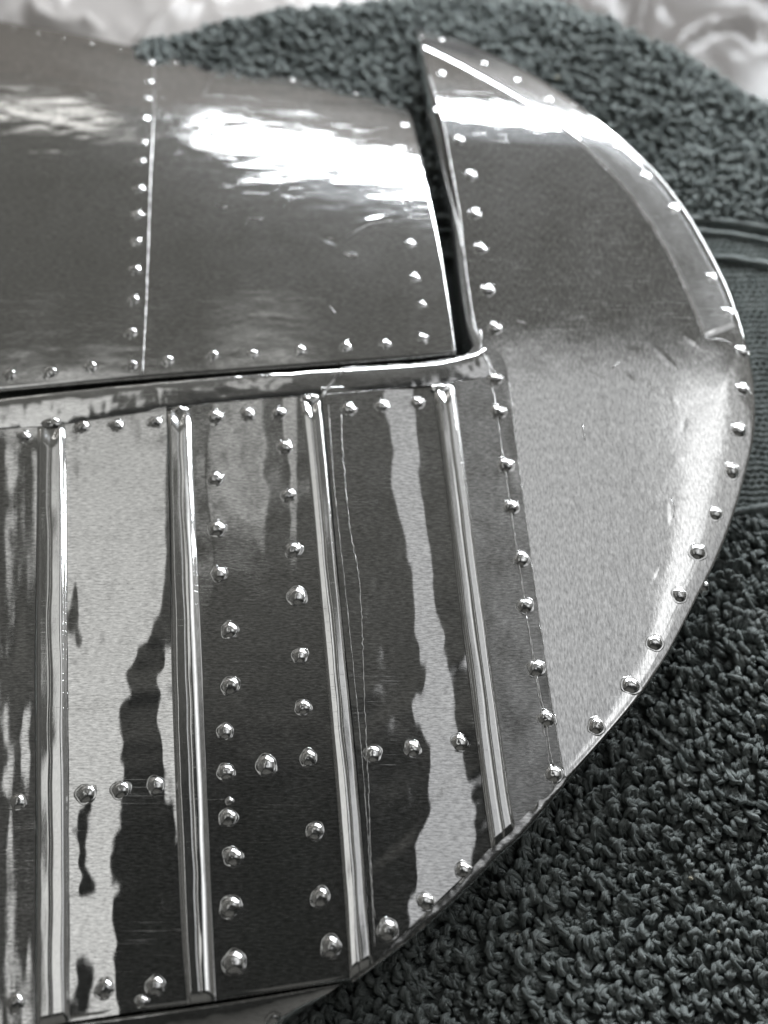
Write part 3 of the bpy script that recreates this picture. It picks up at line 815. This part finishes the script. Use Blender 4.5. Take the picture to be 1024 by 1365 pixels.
# flat woven band: fine slanted ribs
xb = np.arange(XW0, XW1 + .02, 0.00034)
nbv = 200
tt = np.linspace(0, 1, nbv)
y0b, y1b = band_lim(xb)
gy = y0b[None] * (1 - tt[:, None]) + y1b[None] * tt[:, None]
gx = np.repeat(xb[None], nbv, 0)
rib_ = np.abs(np.sin((gx / MM + 0.55 * np.abs(((gy / MM) / 2.6) % 2 - 1) * 2.6) * math.pi / 1.15))
row = np.abs(np.sin(gy / MM * math.pi / 1.05 + 0.3 * np.sin(gx / MM * 2)))
hz = 0.55 * rib_ * (0.4 + 0.6 * row) + 0.35 * row
gz = towel_z(gx, gy) + (0.35 + hz) * MM
band = grid_object('woven_band', np.stack([gx, gy, gz], 2) - TOFF, M_WEAVE, towel, flip=True)
def cord(frac, rad, seed):
    xs = np.arange(XW0, XW1 + .02, 0.0005)
    a0, a1 = band_lim(xs); ys = a0 + (a1 - a0) * frac + 0.15 * MM * fbm(xs / MM / 4, xs * 0, seed, 2)
    zs = towel_z(xs, ys) + (rad * 0.5 + 0.7 * MM)
    tube('border_cord', np.stack([xs, ys, zs], 1) - TOFF, rad, M_TOWEL, towel, 8, 0.10, seed)
cord(1.0, 0.85 * MM, 1); cord(0.955, .6 * MM, 4); cord(0.86, 0.75 * MM, 2); cord(0.02, 0.6 * MM, 3)

# terry loops
def loop_template(seed, segs=8, sides=5):
    rg = np.random.default_rng(seed)
    w = rg.uniform(.40, .85); hgt = rg.uniform(2.1, 3.0); lean = np.array([rg.normal(0, .4), rg.uniform(1.0, 2.8)]); tw = rg.normal(0, .5)
    t = np.linspace(-0.05, 1.05, segs)
    th = t * math.pi
    x = -w * np.cos(th) * (1 + .25 * np.sin(th)); z = hgt * np.sin(np.clip(th, -.2, math.pi + .2)) ** 1.0
    zz = np.clip(z / hgt, 0, 1)
    y = tw * (t - .5) * 1.2 + lean[1] * zz ** 1.4
    x = x + lean[0] * zz ** 1.5
    pts = np.stack([x, y, z], 1) * MM
    T = np.gradient(pts, axis=0); T /= np.linalg.norm(T, axis=1)[:, None]
    ref = np.array([0, 1.0, 0.1]); A = np.cross(T, ref); A /= np.linalg.norm(A, axis=1)[:, None]; B = np.cross(T, A)
    r0 = rg.uniform(.44, .62) * MM
    r = r0 * (0.70 + 0.42 * np.sin(np.clip(t, 0, 1) * math.pi) + rg.normal(0, .05, segs))
    an = np.linspace(0, 2 * math.pi, sides, endpoint=False)
    twist = rg.uniform(0, 3) + t * rg.choice([-1, 1]) * rg.uniform(1.5, 3.5)
    Vs, Fs, Us = [], [], []
    for k in (0, 1):                                   # two plies twisted round each other
        ca, sa = np.cos(twist + k * math.pi), np.sin(twist + k * math.pi)
        cen = pts + (r * 0.60)[:, None] * (ca[:, None] * A + sa[:, None] * B)
        rr = (r * 0.76 * (1 + rg.normal(0, .06, segs)))[:, None] * (1 + rg.normal(0, .04, (segs, sides)))
        V = cen[:, None] + rr[..., None] * (np.cos(an)[None, :, None] * A[:, None] + np.sin(an)[None, :, None] * B[:, None])
        Vs.append(V.reshape(-1, 3))
        Fs.append(np.array([(i * sides + j, i * sides + (j + 1) % sides, (i + 1) * sides + (j + 1) % sides, (i + 1) * sides + j) for i in range(segs - 1) for j in range(sides)]) + k * segs * sides)
        UV = np.array([[(jj_ / sides + ii_ / segs * .5, ii_ / segs) for ii_, jj_ in ((i, j), (i, j + 1), (i + 1, j + 1), (i + 1, j))] for i in range(segs - 1) for j in range(sides)])
        Us.append(UV + rg.uniform(0, 5, 2))
    return np.vstack(Vs), np.vstack(Fs), np.concatenate(Us, 0)
TPL = [loop_template(500 + i) for i in range(40)]
PITX, PITY = 1.12 * MM, 1.24 * MM
LS = 0.74
ii, jj = np.meshgrid(np.arange(int((XW1 - XW0) / PITX)), np.arange(int((YW1 - YW0) / PITY)))
lx = XW0 + (ii + 0.5 * (jj % 2)) * PITX; ly = YW0 + jj * PITY
lx = (lx + RNG.normal(0, .24 * MM, lx.shape)).ravel(); ly = (ly + RNG.normal(0, .27 * MM, ly.shape)).ravel()
b0, b1 = band_lim(lx)
keep = (ly < b0 - 0.4 * MM) | (ly > b1 + 0.9 * MM)
yb = np.interp(lx, HW[:, 0], HW[:, 1]); keep &= ly < yb + 8.5 * MM
def deep_inside(poly_px, x, y, margin):
    q = resample(np.array(poly_px + poly_px[:1], float), 160); w_ = P(q[:, 0], q[:, 1], -6 * MM)[:, :2]
    ins = np.zeros(len(x), bool); dmin = np.full(len(x), 1e9)
    for a, b in zip(w_[:-1], w_[1:]):
        c = ((a[1] > y) != (b[1] > y)); xi = (b[0] - a[0]) * (y - a[1]) / (b[1] - a[1] + 1e-15) + a[0]
        ins ^= c & (x < xi); dmin = np.minimum(dmin, np.hypot(x - a[0], y - a[1]))
    return ins & (dmin > margin)
keep &= ~deep_inside(HT + HB[::-1], lx, ly, 9 * MM)
keep &= ~deep_inside([(-45, 535), (640, 462), (600, 230), (556, 36)] + ARC + [(690, 1110), (470, 1305), (-45, 1390)], lx, ly, 9 * MM)
lx, ly = lx[keep], ly[keep]
lz = towel_z(lx, ly)
e = 0.4 * MM
nxn = -(towel_z(lx + e, ly) - towel_z(lx - e, ly)) / (2 * e); nyn = -(towel_z(lx, ly + e) - towel_z(lx, ly - e)) / (2 * e)
Nn = np.stack([nxn, nyn, np.ones_like(nxn)], 1); Nn /= np.linalg.norm(Nn, axis=1)[:, None]
# comb direction of the pile drifts over the cloth
comb = 1.1 * vnoise(lx / MM / 16.0, ly / MM / 16.0, 411)
rot = math.pi / 2 + comb + RNG.normal(0, .55, len(lx))
scl = LS * RNG.uniform(.78, 1.25, len(lx)) * (1 + 0.12 * vnoise(lx / MM / 11, ly / MM / 11, 412))
tid = RNG.integers(0, len(TPL), len(lx))
Pw = np.stack([lx, ly, lz], 1)
# the 300 loops nearest to the camera in open view become pieces of their own
v_ = Pw - CAM
dep = v_ @ FWD; sx = (v_ @ RGT) / dep * FPX + W0 / 2; sy = -(v_ @ UPV) / dep * FPX + H0 / 2
edge_x = np.interp(sy, [760, 860, 960, 1040, 1110, 1200, 1310, 1365], [960, 900, 830, 775, 720, 610, 490, 450])
openv = (sx > edge_x + 6) & (sx < 1030) & (sy > 900) & (sy < 1372)
cand = np.where(openv)[0]
single = cand[np.argsort(dep[cand])][:300]
is_single = np.zeros(len(lx), bool); is_single[single] = True
def frames(idx):
    n = Nn[idx]; c, s = np.cos(rot[idx]), np.sin(rot[idx])
    ref = np.stack([c, s, np.zeros_like(c)], 1)
    yv = np.cross(n, ref); yv /= np.linalg.norm(yv, axis=1)[:, None]
    xv = np.cross(yv, n)
    return xv, yv, n
allV, allF, off = [], [], 0
allUV = []
for k, (tv, tf, tuv) in enumerate(TPL):
    idx = np.where((tid == k) & ~is_single)[0]
    if not len(idx): continue
    xv, yv, n = frames(idx)
    V = Pw[idx][:, None] + scl[idx][:, None, None] * (tv[None, :, 0:1] * xv[:, None] + tv[None, :, 1:2] * yv[:, None] + tv[None, :, 2:3] * n[:, None])
    F = tf[None] + (np.arange(len(idx)) * len(tv))[:, None, None] + off
    allUV.append(np.tile(tuv.reshape(1, -1, 2), (len(idx), 1, 1)).reshape(-1, 2)); allV.append(V.reshape(-1, 3)); allF.append(F.reshape(-1, 4)); off += len(idx) * len(tv)
V = np.vstack(allV) - TOFF; F = np.vstack(allF)
me = bpy.data.meshes.new('loop_pile')
me.vertices.add(len(V)); me.vertices.foreach_set('co', V.ravel().astype(np.float32))
me.loops.add(F.size); me.loops.foreach_set('vertex_index', F.ravel().astype(np.int32))
me.polygons.add(len(F)); me.polygons.foreach_set('loop_start', np.arange(0, F.size, 4, dtype=np.int32))
me.update(calc_edges=True)
uvl = me.uv_layers.new(name='UVMap'); uvl.data.foreach_set('uv', np.vstack(allUV).ravel().astype(np.float32))
me.polygons.foreach_set('use_smooth', np.ones(len(me.polygons), bool))
me.materials.append(M_TOWEL)
pile = bpy.data.objects.new('loop_pile', me); C.objects.link(pile); pile.parent = towel; pile['kind'] = 'stuff'
TM = []
for tv, tf, tuv in TPL:
    m_ = bpy.data.meshes.new('yarn_loop'); m_.from_pydata([tuple(v) for v in tv], [], [tuple(int(i) for i in f) for f in tf])
    m_.polygons.foreach_set('use_smooth', np.ones(len(m_.polygons), bool)); m_.materials.append(M_TOWEL); TM.append(m_)
    m_.uv_layers.new(name='UVMap').data.foreach_set('uv', tuv.ravel().astype(np.float32))
xv, yv, n = frames(single)
for q, i in enumerate(single):
    o = bpy.data.objects.new('yarn_loop', TM[tid[i]])
    R = Matrix(((xv[q, 0], yv[q, 0], n[q, 0]), (xv[q, 1], yv[q, 1], n[q, 1]), (xv[q, 2], yv[q, 2], n[q, 2])))
    o.matrix_world = Matrix.Translation(Vector(Pw[i] - TOFF)) @ R.to_4x4() @ Matrix.Scale(float(scl[i]), 4)
    C.objects.link(o); o.parent = towel
# stray fibres standing off the yarn
nh = 130000
hv = V[RNG.integers(0, len(V), nh * 2)] + TOFF
top = hv[:, 2] > towel_z(hv[:, 0], hv[:, 1]) + 1.3 * MM
hv = hv[top][:nh]; nh = len(hv)
d1 = RNG.normal(0, 1, (nh, 3)); d1[:, 2] = np.abs(d1[:, 2]) * .8; d1 /= np.linalg.norm(d1, axis=1)[:, None]
d2 = d1 + RNG.normal(0, .8, (nh, 3)); d2 /= np.linalg.norm(d2, axis=1)[:, None]
ln = RNG.uniform(.3, .8, nh)[:, None] * MM
sd = np.cross(d1, RNG.normal(0, 1, (nh, 3))); sd /= np.linalg.norm(sd, axis=1)[:, None]; sd *= 0.02 * MM
p0, p1, p2 = hv, hv + d1 * ln * .5, hv + d1 * ln * .5 + d2 * ln * .5
FV = np.stack([p0 - sd, p0 + sd, p1 - sd, p1 + sd, p2], 1).reshape(-1, 3) - TOFF
b_ = (np.arange(nh) * 5)[:, None]
FT3 = np.concatenate([b_ + [[0, 1, 3]], b_ + [[0, 3, 2]], b_ + [[2, 3, 4]]], 0)
mf = bpy.data.meshes.new('fuzz')
mf.vertices.add(len(FV)); mf.vertices.foreach_set('co', FV.ravel().astype(np.float32))
mf.loops.add(FT3.size); mf.loops.foreach_set('vertex_index', FT3.ravel().astype(np.int32))
mf.polygons.add(len(FT3)); mf.polygons.foreach_set('loop_start', np.arange(0, FT3.size, 3, dtype=np.int32))
mf.update(calc_edges=True); mf.materials.append(M_WEAVE)
mf.materials[0] = M_FUZZ
fz = bpy.data.objects.new('fuzz', mf); C.objects.link(fz); fz.parent = towel; fz['kind'] = 'stuff'

# ------------------------------------------------------------------ clear plastic packaging behind the towel
def plastic_sheet(name, x0, x1, y0, y1, z0, seed, ridges, label, mat):
    n1, n2 = 150, 110
    gx, gy = np.meshgrid(np.linspace(x0, x1, n1), np.linspace(y0, y1, n2))
    xm, ym = gx / MM, gy / MM
    h = 1.6 * (1 - np.abs(fbm(xm / 34.0, ym / 38.0, seed, 2))) ** 2 + 0.9 * (1 - np.abs(fbm(xm / 9.0 + 3, ym / 12.0, seed + 5, 2))) ** 3
    Z = z0 + h * MM
    for pts, hh, wd in ridges:
        l = smooth_line(pts, 60); lw = P(l[:, 0], l[:, 1], z0 + 3 * MM)
        dd = np.min(np.hypot(gx[..., None] - lw[:, 0], gy[..., None] - lw[:, 1]), axis=2)
        Z += hh * MM * np.exp(-(dd / (wd * MM)) ** 2)
    o = grid_object(name, np.stack([gx, gy, Z], 2), mat, None, flip=True)
    o['label'] = label; o['category'] = 'plastic sheet'; o['group'] = 'clear plastic packaging behind the towel'
    return o
plastic_sheet('plastic_sheet', -0.14, 0.035, 0.150, 0.300, TZ + 1 * MM, 601, [([(45, 0), (50, 18), (80, 30), (120, 26)], 4, 1.6), ([(245, 0), (215, 30), (190, 60)], 4, 2.0)],
              'crumpled clear plastic sheet behind the trailing edge of the riveted flap', M_PLASTIC)
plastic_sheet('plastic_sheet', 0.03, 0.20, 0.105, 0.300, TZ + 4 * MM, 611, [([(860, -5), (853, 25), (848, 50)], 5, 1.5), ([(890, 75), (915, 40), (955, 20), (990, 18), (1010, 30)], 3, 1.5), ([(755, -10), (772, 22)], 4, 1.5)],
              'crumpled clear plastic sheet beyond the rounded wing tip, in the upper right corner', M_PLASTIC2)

# ------------------------------------------------------------------ specks of lint caught in the pile
bp = bvh_of(ground)
def speck(px, py, r, seed):
    c = P(px, py, BASE + 2.3 * MM) - TOFF
    rg = np.random.default_rng(seed)
    bm = bmesh.new(); bmesh.ops.create_icosphere(bm, subdivisions=2, radius=r * MM)
    for v in bm.verts:
        v.co *= 1 + 0.22 * rg.standard_normal()
        v.co.x *= 1.25
    m_ = bpy.data.meshes.new('lint_speck'); bm.to_mesh(m_); bm.free(); m_.materials.append(M_LINT)
    o = bpy.data.objects.new('lint_speck', m_); o.location = c; C.objects.link(o); o.parent = towel
for k, (x, y, r) in enumerate([(1017, 968, .22), (921, 1171, .26), (957, 1016, .15), (958, 1242, .15), (743, 104, .3), (690, 1245, .12)]):
    speck(x, y, r, 700 + k)
